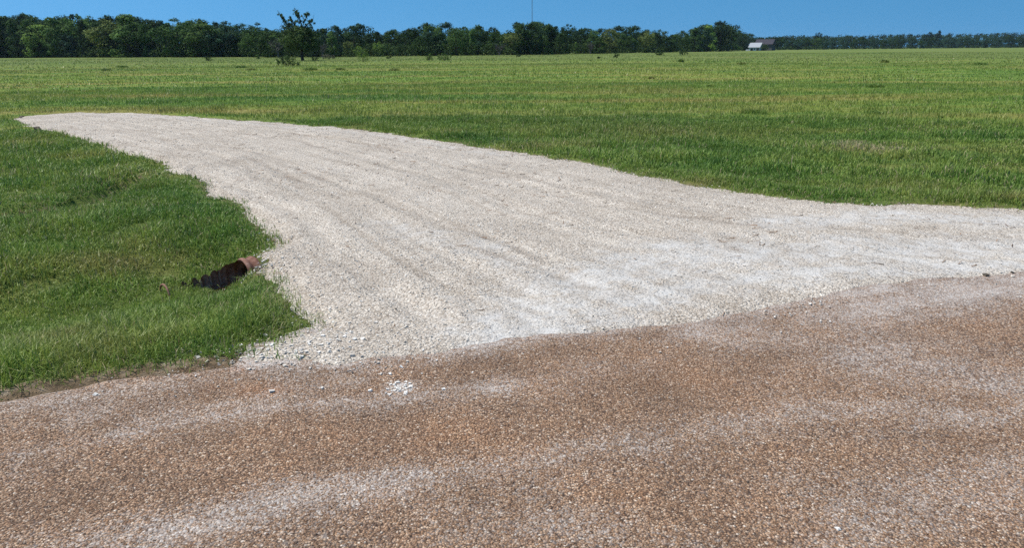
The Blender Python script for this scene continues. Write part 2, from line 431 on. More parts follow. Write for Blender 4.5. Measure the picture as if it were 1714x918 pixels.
def rz(X, Y):
    sd, sr = masks(X, Y); sr = np.maximum(sr, np.minimum(sr + .6, sd + .12 + .5 * sstep(-1.3, -.9, X)))
    z = .012 + (fbm(X * 1.1, Y * 1.1, 61, 3) - .5) * .02 - .05 * sstep(.10, -.05, sr) * (sr < .1)
    ru = np.zeros(X.shape)
    for (cx, cy), w, k in RUST: ru = np.maximum(ru, k * np.exp(-((X - cx) ** 2 + (Y - cy) ** 2 * 3) / w ** 2))
    edge = .55 * sstep(.30, .0, sr) + .6 * sstep(-.16, .0, sd)
    return z, dict(dust=np.maximum(dust_at(X, Y), edge), rust=ru)
grid_mesh('road', axis(-30, 34, -4.5, 6.5, .04, 1.14), axis(-9, 14, 1.4, 7.2, .04, 1.14), rz, M['road'], ['dust', 'rust'], keep=road_keep)

TRACKS = [ats(p) for p in ([(120, 196), (300, 222), (430, 262), (560, 305), (700, 362), (850, 425), (980, 500)], [(110, 205), (280, 236), (410, 282), (530, 330), (660, 392), (790, 460), (900, 545)],
                           [(250, 198), (480, 236), (640, 276), (800, 325), (950, 378), (1150, 412), (1400, 412)], [(300, 196), (500, 225), (680, 258), (840, 298), (1000, 345), (1200, 380), (1450, 390)],
                           [(280, 262), (400, 318), (520, 388), (620, 468), (720, 560)], [(200, 215), (400, 262), (560, 325), (720, 400), (900, 470), (1050, 505)],
                           [(420, 216), (620, 244), (800, 278), (960, 318), (1150, 352), (1400, 368)], [(1250, 405), (1450, 430), (1714, 418)], [(520, 430), (640, 500), (760, 570)])]
FINES = [(ats([(880, 560), (960, 490), (1150, 440), (1350, 430), (1600, 420), (1800, 420)]), .8, .62),
         (ats([(1050, 515), (1250, 480), (1500, 455), (1700, 448)]), .28, .65), (ats([(640, 380), (760, 410), (900, 480)]), .4, .45),
         (ats([(1300, 380), (1500, 365), (1714, 375)]), .5, .6), (ats([(460, 430), (560, 520)]), .3, .15),
         (ats([(150, 192), (350, 204), (600, 225), (850, 265)]), .35, .45)]
UPPER = ats([(-60, 196), (130, 189), (250, 190), (400, 202), (560, 213), (700, 231), (850, 252), (1000, 278), (1150, 308), (1300, 330), (1450, 341), (1714, 349), (2000, 356)])
LOWER = ats([(-60, 206), (60, 215), (130, 235), (250, 270), (330, 305), (430, 375), (520, 470), (640, 600)])
def dz_raw(X, Y):
    sd, sr = masks(X, Y)
    z = .030 + (fbm(X * .8, Y * .8, 71, 3) - .5) * .05 + (fbm(X * 5, Y * 5, 77, 3) - .5) * .022
    tr = np.zeros(X.shape)
    wx = X + (fbm(X * .9, Y * .9, 81, 3) - .5) * .35; wy = Y + (fbm(X * .9, Y * .9, 85, 3) - .5) * .35
    for P in TRACKS:
        d = seg_dist(wx, wy, P); tr = np.maximum(tr, np.exp(-(d / .075) ** 2) * (.25 + 1.3 * (fbm(X * 1.1, Y * 1.1, 88, 3) - .32)))
        z = z - .010 * np.exp(-(d / .12) ** 2) + .010 * np.exp(-((d - .2) / .08) ** 2)
    fi = np.zeros(X.shape)
    for P, w, k in FINES: fi = np.maximum(fi, k * np.exp(-(seg_dist(wx, wy, P) / w) ** 2))
    z = z * sstep(-.02, .30, sd) + .014 * (1 - sstep(-.02, .3, sd))
    zr = .012 + (fbm(X * 1.1, Y * 1.1, 61, 3) - .5) * .02 + .006
    k = sstep(-.55, -.15, sr); z = np.where(sr > -.6, np.maximum(z * (1 - k) + k * (zr + .016 * sstep(.02, .3, sd) - .014 * sstep(.08, -.02, sd) + (fbm(X * 6, Y * 6, 75, 2) - .5) * .014), -1), z)
    wx = X + (fbm(X * .5, Y * .5, 81, 2) - .5) * .25; wy = Y + (fbm(X * .5, Y * .5, 85, 2) - .5) * .2
    up = seg_dist(wx, wy, UPPER); lo = seg_dist(wx, wy, LOWER)
    return z, dict(track=np.clip(tr, 0, 1), fines=fi, across=up / (up + lo + 1e-6))
def dz(X, Y):
    z, a = dz_raw(X, Y)
    sd, sr = masks(X, Y)
    gg, m, _, _ = ground_z(X, Y); gg = field_drop(gg, m)
    edge = gg + .016 * sstep(.0, .09, sd) - .010 * sstep(.05, -.03, sd) + (fbm(X * 6, Y * 6, 75, 2) - .5) * .012
    k = sstep(.05, .22, sd); z = np.where(sr > -.45, z, edge * (1 - k) + np.maximum(z, edge) * k)
    return z, a
grid_mesh('gravel_drive', axis(-15, 31, -14.2, 8.2, .05, 1.12), axis(3.6, 23.2, 3.6, 23.2, .05, 1.1), dz, M['gravel'], ['track', 'fines', 'across'], keep=lambda X, Y: masks(X, Y)[0])

# ------------------------------------------------------------------ stones
ICO_V = []; g = (1 + 5 ** .5) / 2
for a in (-1, 1):
    for b in (-g, g): ICO_V += [(0, a, b), (a, b, 0), (b, 0, a)]
ICO_V = np.array(ICO_V) / math.hypot(1, g)
def hull_faces(V):
    import bmesh
    bm = bmesh.new(); vs = [bm.verts.new(v) for v in V]; bm.verts.index_update()
    bmesh.ops.convex_hull(bm, input=vs); bm.verts.index_update()
    f = [tuple(v.index for v in q.verts) for q in bm.faces]; bm.free(); return np.array(f)
ICO_F = hull_faces(ICO_V)
OCT_V = np.array([(1, 0, 0), (-1, 0, 0), (0, 1, 0), (0, -1, 0), (0, 0, 1), (0, 0, -1.)]); OCT_F = np.array([(0, 2, 4), (2, 1, 4), (1, 3, 4), (3, 0, 4), (2, 0, 5), (1, 2, 5), (3, 1, 5), (0, 3, 5)])
CUB_V = np.array([(a, b, c) for a in (-.62, .62) for b in (-.62, .62) for c in (-.62, .62)]); CUB_F = hull_faces(CUB_V)
if CUB_F.ndim == 1: raise ValueError
def stones(mb, P, size, rnd, BV=CUB_V, BF=CUB_F, jit=.42, flat=.5):
    n, k = len(P), len(BV)
    V = BV[None] * (1 + rng.uniform(-jit, jit, (n, k, 1)))
    sc3 = np.stack([rng.uniform(.75, 1.35, n), rng.uniform(.6, 1.0, n), rng.uniform(.75, 1.15, n) * flat], 1)
    V = V * sc3[:, None] * size[:, None, None] * .5
    tl = rng.uniform(-.5, .5, n); ct, st = np.cos(tl)[:, None], np.sin(tl)[:, None]
    V = np.stack([V[..., 0] * ct - V[..., 2] * st, V[..., 1], V[..., 0] * st + V[..., 2] * ct], -1)
    an = rng.uniform(0, 6.283, n); c, s_ = np.cos(an)[:, None], np.sin(an)[:, None]
    V = np.stack([V[..., 0] * c - V[..., 1] * s_, V[..., 0] * s_ + V[..., 1] * c, V[..., 2]], -1) + P[:, None]
    f = (BF[None] + (np.arange(n) * k)[:, None, None]).reshape(-1, 3)
    mb.add(V.reshape(-1, 3), f, np.repeat(rnd, k))
def polar(n, d0, d1, half=R(41), power=2):
    u = rng.random(n); d = (d0 ** power + u * (d1 ** power - d0 ** power)) ** (1 / power)
    a = rng.uniform(-half, half, n)
    return d * np.sin(a), d * np.cos(a)
mb = MB()
for d0, d1, n, s0, s1 in ((3.7, 7.5, 30000, .007, .024), (7.5, 13, 18000, .010, .030), (13, 24, 10000, .016, .04)):
    x, y = polar(n, d0, d1); sd, sr = masks(x, y)
    z, a = dz_raw(x, y)
    p = np.clip(1.0 - a['fines'] * 1.25, .10, 1) * np.where(sd < .10, sstep(-.28, .1, sd) * .8, 1)
    p = p * (.25 + 1.2 * sstep(.35, .65, fbm(x * 1.7, y * 1.7, 93, 3)))
    p = np.where(sd < -.2, .10, p); k = (sd > -.5) & (rng.random(n) < p)
    x, y, z, sd, sr = x[k], y[k], z[k], sd[k], sr[k]
    s = s0 + (s1 - s0) * rng.random(len(x)) ** 4
    gzz = ground_z(x, y)[0]
    zz = np.where(sd > 0, z, np.where(sr > 0, .014, gzz)) + s * .10
    stones(mb, np.stack([x, y, zz], 1), s, np.clip(rng.normal(.62, .22, len(x)), 0, 1))
# coarse rim of crushed stone by the grass point and the shoulder
for (px, py, rx, ry, n) in ((470, 590, .30, .14, 180), (520, 575, .35, .2, 220), (440, 598, .2, .08, 90), (470, 440, .2, .2, 80), (428, 436, .06, .07, 70), (424, 452, .06, .05, 50), (300, 650, .8, .10, 16), (1640, 455, .5, .15, 60)):
    c = at(px, py); x = c[0] + rng.normal(0, rx, n); y = c[1] + rng.normal(0, ry, n); s = .010 + .022 * rng.random(n) ** 3
    sd, sr = masks(x, y); zz = np.where(sd > 0, dz_raw(x, y)[0], np.where(sr > 0, .014, ground_z(x, y)[0])) + s * .15
    stones(mb, np.stack([x, y, zz], 1), s, np.clip(rng.normal(.68, .2, n), 0, 1))
tag(mb.build('gravel_stones', M['stone']), 'loose crushed pale limestone lying over the driveway and its edges', 'gravel', kind='stuff')
mb = MB()
for d0, d1, n, s0, s1 in ((2.1, 4.2, 100000, .005, .0115), (4.2, 8.0, 40000, .006, .012)):
    x, y = polar(n, d0, d1, R(43)); sd, sr = masks(x, y)
    k = (sr > .02) & (sd < -.02) & (rng.random(n) < .35 + .65 * fbm(x * 3, y * 3, 97, 3)); x, y = x[k], y[k]
    s = s0 + (s1 - s0) * rng.random(len(x)) ** 1.6
    zz = .012 + (fbm(x * 1.1, y * 1.1, 61, 3) - .5) * .02 + s * .05
    du = dust_at(x, y)
    r = np.clip(rng.beta(2, 2.4, len(x)) + .35 * np.clip(du - .3, 0, 1), 0, 1)
    stones(mb, np.stack([x, y, zz], 1), s, r, OCT_V, OCT_F, .25, .6)
tag(mb.build('road_chips', M['chip']), 'brown and tan stone chips set into the worn road surface', 'road chips', kind='stuff')

def rock(name, px, py, size, label, group=None, off=(0, 0), mat='stone', rv=.9, flat=.62, cat='stone'):
    c = at(px, py, .012); x, y = c[0] + off[0], c[1] + off[1]
    import bmesh
    m = MB(); stones(m, np.array([[0, 0, 0.]]), np.array([size]), np.array([rv]), flat=flat * .9)
    o = m.build(name, M[mat])
    bm = bmesh.new(); bm.from_mesh(o.data)
    bmesh.ops.subdivide_edges(bm, edges=bm.edges[:], cuts=1, use_grid_fill=True)
    for v in bm.verts: v.co *= 1 + random.uniform(-.07, .07)
    bm.to_mesh(o.data); bm.free()
    sd, sr = masks(np.array([x]), np.array([y]))
    z0 = float(dz_raw(np.array([x]), np.array([y]))[0][0]) if sd[0] > 0 else .012
    o.location = (x, y, z0 + size * flat * .28)
    tag(o, label, cat, group); return o
for i in range(40):
    r = random.random() ** .7 * .075; a = random.uniform(0, 6.28)
    rock('limestone_rock', 670, 653, random.uniform(.012, .030), 'small white crushed stone in the spilled heap on the brown road', 'white stones spilled on the road',
         (r * math.cos(a), r * math.sin(a) * 1.3), rv=random.uniform(.8, 1))
rock('limestone_rock', 742, 654, .030, 'single white stone lying alone on the road right of the spilled heap', 'white stones spilled on the road', rv=1)
rock('limestone_rock', 620, 656, .026, 'white stone lying just left of the spilled heap on the road', 'white stones spilled on the road', rv=.95)
rock('limestone_rock', 456, 657, .036, 'flat pale stone on the rust stained road below the grass point', 'white stones spilled on the road', rv=.8, flat=.5)
rock('limestone_rock', 160, 662, .040, 'flat white stone on the shoulder beside the left grass', 'white stones spilled on the road', rv=.95, flat=.4)
rock('limestone_rock', 1402, 887, .024, 'lone white stone near the bottom edge of the brown road', 'white stones spilled on the road', rv=1, flat=.5)
rock('limestone_rock', 1488, 803, .024, 'flat white chip on the road at the lower right', 'white stones spilled on the road', rv=1, flat=.4)
for px, py, s, l in ((1650, 462, .065, 'dark flat clod of broken road edge beside the white gravel, left of a smaller one'),
                     (1695, 457, .05, 'small dark clod of broken road edge nearest the right frame edge'),
                     (66, 219, .22, 'brown mud clod on the gravel near the far left tip of the drive'),
                     (35, 197, .16, 'dark brown clod at the very far left tip of the gravel')):
    rock('mud_clod', px, py, s, l, 'mud clods on the gravel', mat='mud', rv=.2, flat=.35, cat='clod')

# ------------------------------------------------------------------ culvert pipe
def culvert():
    base, ex, nx = PB, PEX, PNX
    root = empty('culvert_pipe', (base[0], base[1], -.150), 0)
    tag(root, 'rusted corrugated steel culvert pipe torn open where it leaves the gravel bank', 'culvert pipe')
    R0, pitch = .14, .078
    ss = np.arange(-.085, .64, .0075); th = np.linspace(-math.pi, math.pi, 73)      # th = 0 at the top, + to the far side
    m = MB(); Vs = []; ok = []
    for shell in (0, .006):
        S, T = np.meshgrid(ss, th, indexing='ij')
        rr = R0 + .0075 * np.sin(2 * math.pi * S / pitch) - shell
        X = S; Yf = rr * np.sin(T); Z = rr * np.cos(T)
        Vs.append(np.stack([base[0] * 0 + ex[0] * X + nx[0] * Yf, ex[1] * X + nx[1] * Yf, Z], -1).reshape(-1, 3))
    cut = np.interp(ss, [-1, .0, .05, .12, .22, .34, .5, .64], [9, 9, .110, .078, .038, .010, -.012, -.03])
    jag = (fbm(ss * 30, ss * 0, 3, 2) - .5) * .025 + (.040 * np.abs(np.sin(math.pi * ss / (pitch * 1.15))) - .012) * (ss > .10)
    S, T = np.meshgrid(ss, th, indexing='ij')
    cutz = (cut + jag)[:, None] - .06 * (np.sin(T) < 0) * (S > .04)
    k = (np.cos(T) * (R0 + .0075 * np.sin(2 * math.pi * S / pitch))) < cutz
    n1, n2 = S.shape
    for w, V in enumerate(Vs):
        f = []
        for i in range(n1 - 1):
            for j in range(n2 - 1):
                if k[i, j] and k[i + 1, j] and k[i, j + 1] and k[i + 1, j + 1]:
                    q = (i * n2 + j, i * n2 + j + 1, (i + 1) * n2 + j + 1, (i + 1) * n2 + j)
                    f.append(q if w == 0 else q[::-1])
        m.add(V, f)
    m.build('pipe_barrel', M['rust'], root, smooth=True)
    # ribs of the torn wall, coloured paler as if lit, still standing clear of the silt
    for k_ in range(2, 7):
        s0 = k_ * pitch * 1.15; rr_ = R0 - .010; top = math.acos(min(1, max(-1, (np.interp(s0, ss, cut) - .004 * k_) / rr_)))
        r = MB(); P = [(ex[0] * (s0 + .012 * math.sin(k_)) + nx[0] * rr_ * math.sin(a), ex[1] * s0 + nx[1] * rr_ * math.sin(a), rr_ * math.cos(a)) for a in np.linspace(top, 2.2, 9)]
        r.tube(P, [.011] * 8 + [.006], 6); r.build('torn_rib', M['rustpale'], root, smooth=True)
    r = MB(); P = [(ex[0] * .70 + nx[0] * .10 * math.sin(a), ex[1] * .70 + nx[1] * .10 * math.sin(a), .10 * math.cos(a) - .035) for a in np.linspace(-1.3, 1.3, 14)]
    r.tube(P, .008, 6); r.build('torn_rib', M['rust'], root, smooth=True)
    # silt bed inside, near-black colour standing in for the pipe's inner shade
    b = MB(); V = []; 
    for s in np.linspace(-.16, .62, 16):
        for w in np.linspace(-.115, .115, 5): V.append((ex[0] * s + nx[0] * w, ex[1] * s + nx[1] * w, -.095 + .012 * math.sin(s * 9 + w * 20)))
    b.add(V, [(i * 5 + j, i * 5 + j + 1, (i + 1) * 5 + j + 1, (i + 1) * 5 + j) for i in range(15) for j in range(4)])
    b.build('silt_bed', M['silt'], root, smooth=True)
culvert()
def pipe_clear(x, y):
    s = (x - PB[0]) * PEX[0] + (y - PB[1]) * PEX[1]; w = (x - PB[0]) * PNX[0] + (y - PB[1]) * PNX[1]
    return ((s > -.25) & (s < .27) & (w > -.115) & (w < .13)) | ((s > -.06) & (s < .06) & (w > -.22) & (w < 0))

# ------------------------------------------------------------------ grass
def blades(mb, x, y, z, h, w, rnd, lean=.55, seg=True):
    n = len(x); an = rng.uniform(0, 6.283, n); la = an + math.pi / 2 + rng.normal(0, .5, n)
    L = np.abs(rng.normal(0, lean, n)) * h
    bx, by = np.cos(an) * w * .5, np.sin(an) * w * .5
    lx, ly = np.cos(la) * L, np.sin(la) * L
    hh = np.sqrt(np.maximum(h * h - L * L * .6, h * h * .15))
    zb = z - .01
    if seg:
        V = np.stack([np.stack([x - bx, y - by, zb], 1), np.stack([x + bx, y + by, zb], 1),
                      np.stack([x + lx * .35 + bx * .8, y + ly * .35 + by * .8, z + hh * .62], 1), np.stack([x + lx * .35 - bx * .8, y + ly * .35 - by * .8, z + hh * .62], 1),
                      np.stack([x + lx, y + ly, z + hh * .95], 1)], 1)
        b = (np.arange(n) * 5)[:, None]
        mb.v.append(V.reshape(-1, 3).astype(np.float32)); off = mb.n
        mb.f.append(b + np.array([0, 1, 2, 3]) + off); mb.f.append(b + np.array([3, 2, 4]) + off)
        mb.n += 5 * n; mb.att.append(np.repeat(rnd, 5).astype(np.float32))
    else:
        V = np.stack([np.stack([x - bx, y - by, zb], 1), np.stack([x + bx, y + by, zb], 1), np.stack([x + lx, y + ly, z + hh], 1)], 1)
        mb.add(V.reshape(-1, 3), (np.arange(n) * 3)[:, None] + np.array([0, 1, 2]), np.repeat(rnd, 3))
mb = MB()
for d0, d1, n, h0, h1, w, seg in ((3.3, 6.5, 340000, .032, .095, .0048, True), (6.5, 11, 450000, .038, .105, .0075, True), (11, 20, 440000, .05, .12, .012, True),
                                  (20, 42, 290000, .05, .12, .022, False), (42, 100, 190000, .05, .13, .05, False), (100, 270, 110000, .06, .18, .13, False)):
    x, y = polar(n, d0, d1, R(46) if d0 > 19 else R(60), 2 if d0 < 20 else 1.5)
    z, m, sd, sr = ground_z(x, y)
    pn = fbm(x * 2.6, y * 2.6, 103, 3); big = fbm(x * .35, y * .5, 107, 3)
    edge = sstep(.03, -.26, m) + .20 * sstep(.14, .0, m)
    p = np.clip(.25 + 1.5 * sstep(.25, .6, pn), 0, 1) * np.clip(edge + .02, 0, 1)
    st = seg_dist(x, y, STEP); p = p * (1 - .7 * np.exp(-(st / .15) ** 2))
    p = np.where(sr > -.16, p * sstep(.07, -.10, sr), p)
    k = (m < .13) & (rng.random(n) < p) & ~pipe_clear(x, y) & ~((x > -1.0) & (sr > -.6))
    x, y, z, m, pn, big, sr = x[k], y[k], z[k], m[k], pn[k], big[k], sr[k]
    nn = len(x)
    h = (h0 + (h1 - h0) * rng.random(nn) ** 1.5) * (.32 + 1.15 * pn + .25 * big) * (.55 + .45 * sstep(.02, -.4, m)) * (.7 + .65 * sstep(.35, .65, fbm(x * .55, y * 1.1, 113, 3)))
    h *= np.where(rng.random(nn) < .02, 1.6, 1)
    lowp = sstep(.55, .0, seg_dist(x, y, DITCH) - .2) * (x < -1.9); h *= 1 - .25 * lowp
    r = np.clip(rng.beta(2.2, 2.2, nn) * .92 + (pn - .5) * .25, 0, .92)
    dry = .025 + .10 * sstep(.25, .0, -m) + .10 * np.exp(-(seg_dist(x, y, STEP) / .25) ** 2) + .05 * sstep(.55, .7, big)
    cx, cy = at(1415, 236); p_b = np.exp(-((x - cx) ** 2 / .30 + (y - cy) ** 2 / .12)); h = h * (1 - .6 * p_b); cx, cy = at(1455, 250); dry = dry + .8 * np.exp(-((x - cx) ** 2 / .5 + (y - cy) ** 2 / .25))
    r = np.where(rng.random(nn) < dry, .97, r)
    r = np.where(r < .93, r * (1 - .5 * (d0 >= 20)) + .25 * (d0 >= 20), r)
    blades(mb, x, y, z, h, w * rng.uniform(.7, 1.3, nn), r, .95, seg)
tag(mb.build('grass', M['grass']), 'green and yellowing grass covering the field and verge', 'grass', kind='stuff')

mb = MB()
x, y = polar(5200, 3.8, 22); sd, sr = masks(x, y)
k = (sd > -.1) & (rng.random(len(x)) < .15 + .9 * sstep(.5, .7, fbm(x * .9, y * .9, 131, 3))); x, y = x[k], y[k]; n = len(x)
z = dz_raw(x, y)[0] + .006; L = rng.uniform(.012, .05, n) * (1 + np.hypot(x, y) / 40); an = rng.normal(0, .9, n); w_ = .0022 + .0006 * np.hypot(x, y)
dx, dy = np.cos(an), np.sin(an)
V = np.stack([np.stack([x - dx * L - dy * w_ * k_, y - dy * L + dx * w_ * k_, z], 1) for k_ in (-.5, .5)] + [np.stack([x + dx * L - dy * w_ * k_, y + dy * L + dx * w_ * k_, z + rng.uniform(0, .012, n)], 1) for k_ in (.5, -.5)], 1)
mb.add(V.reshape(-1, 3), (np.arange(n) * 4)[:, None] + np.array([0, 1, 2, 3]), np.repeat(rng.uniform(0, .55, n), 4))
tag(mb.build('straw_bits', M['chip']), 'short bits of dry grass and straw strewn over the gravel', 'straw', kind='stuff')

# ------------------------------------------------------------------ trees
def leaf_cards(mb, C, rad, n, size, rnd, squash=.85, shell=.55):
    d = rng.normal(size=(n, 3)); d /= np.linalg.norm(d, axis=1, keepdims=True)
    P = np.asarray(C) + d * (rad * rng.uniform(shell, 1.08, n))[:, None] * np.array([1, 1, squash])
    nrm = d + np.array([0, 0, .25]) + rng.normal(0, .36, (n, 3)); nrm /= np.linalg.norm(nrm, axis=1, keepdims=True)
    t = np.cross(nrm, rng.normal(size=(n, 3))); t /= np.maximum(np.linalg.norm(t, axis=1, keepdims=True), 1e-6); b = np.cross(nrm, t)
    s = size * rng.uniform(.6, 1.4, n)[:, None]
    V = np.stack([P - t * s * .5, P + b * s * .34, P + t * s * .5, P - b * s * .34], 1)
    mb.add(V.reshape(-1, 3), (np.arange(n) * 4)[:, None] + np.array([0, 1, 2, 3]), np.repeat(np.clip(rnd + rng.normal(0, .12, n), 0, 1), 4))
def crown_mesh(kind, name='crown', cards=60):
    """crown of a 12 m tree, 9 m wide, as many leaf clumps spread round an uneven outline"""
    mb = MB(); N = 40
    for i in range(N):
        t = random.random() ** .9; a = random.uniform(0, 6.283)
        if kind == 'round': rad = 4.3 * math.sqrt(max(0, 1 - ((t - .45) / .58) ** 2)); z = .5 + t * 10.8
        elif kind == 'tall': rad = 3.3 * (math.sin(math.pi * min(1, t * .86 + .13))) ** .7; z = .5 + t * 11.3
        elif kind == 'cone': rad = 3.6 * (1 - t) ** .75 + .35; z = .4 + t * 11.2
        else: rad = 4.6 * (1 - abs(t - .66) * 1.1); z = .8 + t * 10.2
        rr = rad * random.uniform(.55, 1.0) * (1 + .16 * math.sin(a * 3 + len(kind)))
        lr = random.uniform(.9, 2.0) * (.75 if kind in ('tall', 'cone') else 1)
        leaf_cards(mb, (rr * math.cos(a), rr * math.sin(a), z), lr, int(cards * (.5 + lr * .5)), .5, random.uniform(.25, .75))
    for i in range(7):
        a = random.uniform(0, 6.283); rr = random.uniform(0, 1.5); leaf_cards(mb, (rr * math.cos(a), rr * math.sin(a), 11.2 + random.uniform(-.6, .9)), random.uniform(.35, .7), 26, .36, random.uniform(.3, .8))
    o = mb.build(name, M['leaf']); COL.objects.unlink(o); me = o.data; bpy.data.objects.remove(o); return me
def trunk_mesh(name='trunk'):
    mb = MB(); mb.tube([(0, 0, -.3), (.05, 0, 1), (.1, .05, 3.5), (.0, .1, 6.5), (.1, 0, 9.5)], [.30, .24, .2, .14, .05], 7)
    for i in range(6):
        a = i * 1.05 + random.uniform(-.3, .3); z = random.uniform(2, 6.5); l = random.uniform(2, 3.4)
        mb.tube([(0, 0, z), (math.cos(a) * l * .5, math.sin(a) * l * .5, z + .9), (math.cos(a) * l, math.sin(a) * l, z + 2.2)], [.11, .08, .03], 5)
    o = mb.build(name, M['bark']); COL.objects.unlink(o); me = o.data; bpy.data.objects.remove(o); return me
CROWNS = {k: [crown_mesh(k) for _ in range(3)] for k in ('round', 'tall', 'wide', 'cone')}
TRUNKS = [trunk_mesh() for _ in range(3)]
def tree(name, x, y, h, wscale, kind, colr, label, group, ci=None, z=-.1):
    root = empty(name, (x, y, z), random.uniform(0, 6.28))
    tag(root, label, 'tree', group)
    s = h / 12.3
    for nm, me in (('trunk', random.choice(TRUNKS)), ('crown', random.choice(CROWNS[kind]))):
        o = bpy.data.objects.new(nm, me); COL.objects.link(o); o.parent = root
        o.scale = (s * wscale, s * wscale, s); o.color = (*colr, 1)
    return root
GREENS = [('dark green', (.020, .042, .014)), ('deep green', (.036, .068, .019)), ('mid green', (.062, .108, .028)), ('olive green', (.094, .118, .036)),
          ('blue green', (.026, .056, .034)), ('fresh green', (.115, .180, .038))]
BASE = [(-200, 99.5), (0, 97.0), (300, 96.5), (500, 95.5), (700, 93.8), (850, 92.3), (1000, 90.2), (1100, 88.2), (1200, 85.9), (1250, 84.5), (1400, 82.4), (1560, 80.9), (1714, 79.6), (1900, 78.2)]
TOPS = [(-200, 33), (0, 34), (50, 32), (80, 36), (120, 30), (210, 29), (250, 34), (330, 38), (400, 44), (450, 45), (480, 47), (560, 47), (600, 47), (660, 50), (740, 45),
        (800, 46), (850, 49), (875, 42), (930, 46), (960, 50), (1000, 53), (1065, 45), (1090, 50), (1130, 54), (1180, 46), (1205, 39), (1225, 43), (1245, 56), (1262, 64), (1290, 62), (1400, 61), (1500, 60), (1714, 58), (1900, 57)]
bi = lambda x: np.interp(x, *zip(*BASE)); ti = lambda x: np.interp(x, *zip(*TOPS))
def hz(x): return 83 - (x - 857) * 12 / 1714
def place(px, back=0.0):
    g = at(px, float(bi(px))); d = math.hypot(*g); k = (d + back) / d
    return g[0] * k, g[1] * k, d + back
ORD = ['first', 'second', 'third', 'fourth', 'fifth', 'sixth', 'seventh', 'eighth', 'ninth', 'tenth', 'eleventh', 'twelfth', 'thirteenth', 'fourteenth', 'fifteenth',
       'sixteenth', 'seventeenth', 'eighteenth', 'nineteenth', 'twentieth', 'twenty-first', 'twenty-second', 'twenty-third', 'twenty-fourth', 'twenty-fifth', 'twenty-sixth', 'twenty-seventh', 'twenty-eighth', 'twenty-ninth', 'thirtieth'] + [f'{t}-{u}' for t in ('thirty', 'forty') for u in ('first', 'second', 'third', 'fourth', 'fifth', 'sixth', 'seventh', 'eighth', 'ninth')]
MARKS = [(68, 'low bright tree'), (507, 'lone tree'), (700, 'pair of field bushes'), (891, 'mast'), (1270, 'farmhouse')]
KINDW = {'round': 'round-topped', 'tall': 'narrow', 'wide': 'broad', 'cone': 'pointed'}
def row(name, phrase, group, specs):
    """specs: (px, back, top px, width factor, kind, colour index); labels count outward from the nearest landmark"""
    specs = sorted(specs)
    for mi, (mx, mn) in enumerate(MARKS):
        mine = [s for s in specs if min(MARKS, key=lambda q: abs(q[0] - s[0]))[0] == mx]
        for side, ls in (('left', [s for s in mine if s[0] < mx][::-1]), ('right', [s for s in mine if s[0] >= mx])):
            for i, (px, back, tp, ws, kind, ci) in enumerate(ls):
                x, y, d = place(px, back)
                vd = d * math.cos(math.atan2(x, y))
                h = (hz(px) - tp) / F * vd / .98 + CH
                cn, cc = GREENS[ci]
                j = random.uniform(.85, 1.18); cc = tuple(c * j * 1.22 for c in cc)
                tree(name, x, y, h, ws, kind, cc, f'{cn} {KINDW[kind]} tree {phrase}, {ORD[i]} {side} of the {mn}', group)
rs = random.Random(5)
front, second, ridge = [], [], []
x = -70.0
while x < 1242:
    tp = float(ti(x)) + rs.choice([0, 4, 9, 15, 22, 30]) * (.7 if x > 800 else 1)
    front.append((x, rs.uniform(0, 7), tp, rs.choice([.8, .95, 1.1, 1.25, 1.55]), rs.choice(['round', 'round', 'wide', 'tall', 'cone']), rs.choice([0, 0, 1, 1, 1, 2, 2, 3, 4, 5])))
    x += rs.choice([9, 13, 18, 26, 34])
x = -75.0
while x < 1246:
    second.append((x, rs.uniform(11, 20), float(ti(x)) + rs.uniform(-2, 9), rs.uniform(.9, 1.3), rs.choice(['round', 'round', 'wide', 'tall']), rs.choice([0, 0, 1, 1, 2, 4])))
    x += rs.uniform(16, 26)
x = -80.0
while x < 1240:
    ridge.append((x, rs.uniform(32, 60), float(ti(x)) + rs.choice([-4, -2, 0, 2, 5, 8]), rs.uniform(1.0, 1.4), rs.choice(['round', 'wide', 'round']), rs.choice([0, 4, 4, 1])))
    x += rs.uniform(19, 30)
rfront, rback = [], []
x = 1296.0
while x < 1800:
    rfront.append((x, rs.uniform(0, 20), float(ti(x)) + rs.uniform(2, 9), rs.uniform(.9, 1.35), rs.choice(['round', 'round', 'wide']), rs.choice([0, 0, 4, 1, 4])))
    x += rs.uniform(12, 20)
x = 1250.0
while x < 1800:
    rback.append((x, rs.uniform(60, 130), float(ti(x)) + rs.uniform(-.5, 3), rs.uniform(1.2, 1.7), rs.choice(['round', 'wide']), rs.choice([0, 4, 4])))
    x += rs.uniform(15, 24)
row('woodland_tree', 'in the front row', 'front row of the wood behind the field', front + rfront)
row('second_row_tree', 'in the second row', 'second row of the wood behind the field', second)
row('ridge_tree', 'on the skyline', 'treetops on the skyline of the wood', ridge + rback)
def special(px, base_back, tp, ws, kind, cc, label):
    x, y, d = place(px, base_back); vd = d * math.cos(math.atan2(x, y)); tree('landmark_tree', x, y, (hz(px) - tp) / F * vd + CH, ws, kind, cc, label, 'trees that stand out from the wood')
special(68, -3, 62, 1.35, 'round', (.050, .100, .020), 'low bright green round tree at the left foot of the wood')
special(1205, -3, 38, 1.3, 'round', (.022, .044, .020), 'tallest dark round tree at the right end of the near wood by the farmhouse')
special(890, 3, 42, 1.15, 'round', (.026, .052, .018), 'dark round crown directly behind the radio mast')
special(1368, 60, 55, .7, 'wide', (.018, .034, .022), 'small tree with a raised flat crown above the distant right treeline')
special(1553, 60, 55, .8, 'round', (.018, .036, .022), 'left of two taller trees above the distant right treeline')
special(1568, 60, 53, .75, 'tall', (.018, .036, .022), 'right of two taller trees above the distant right treeline')
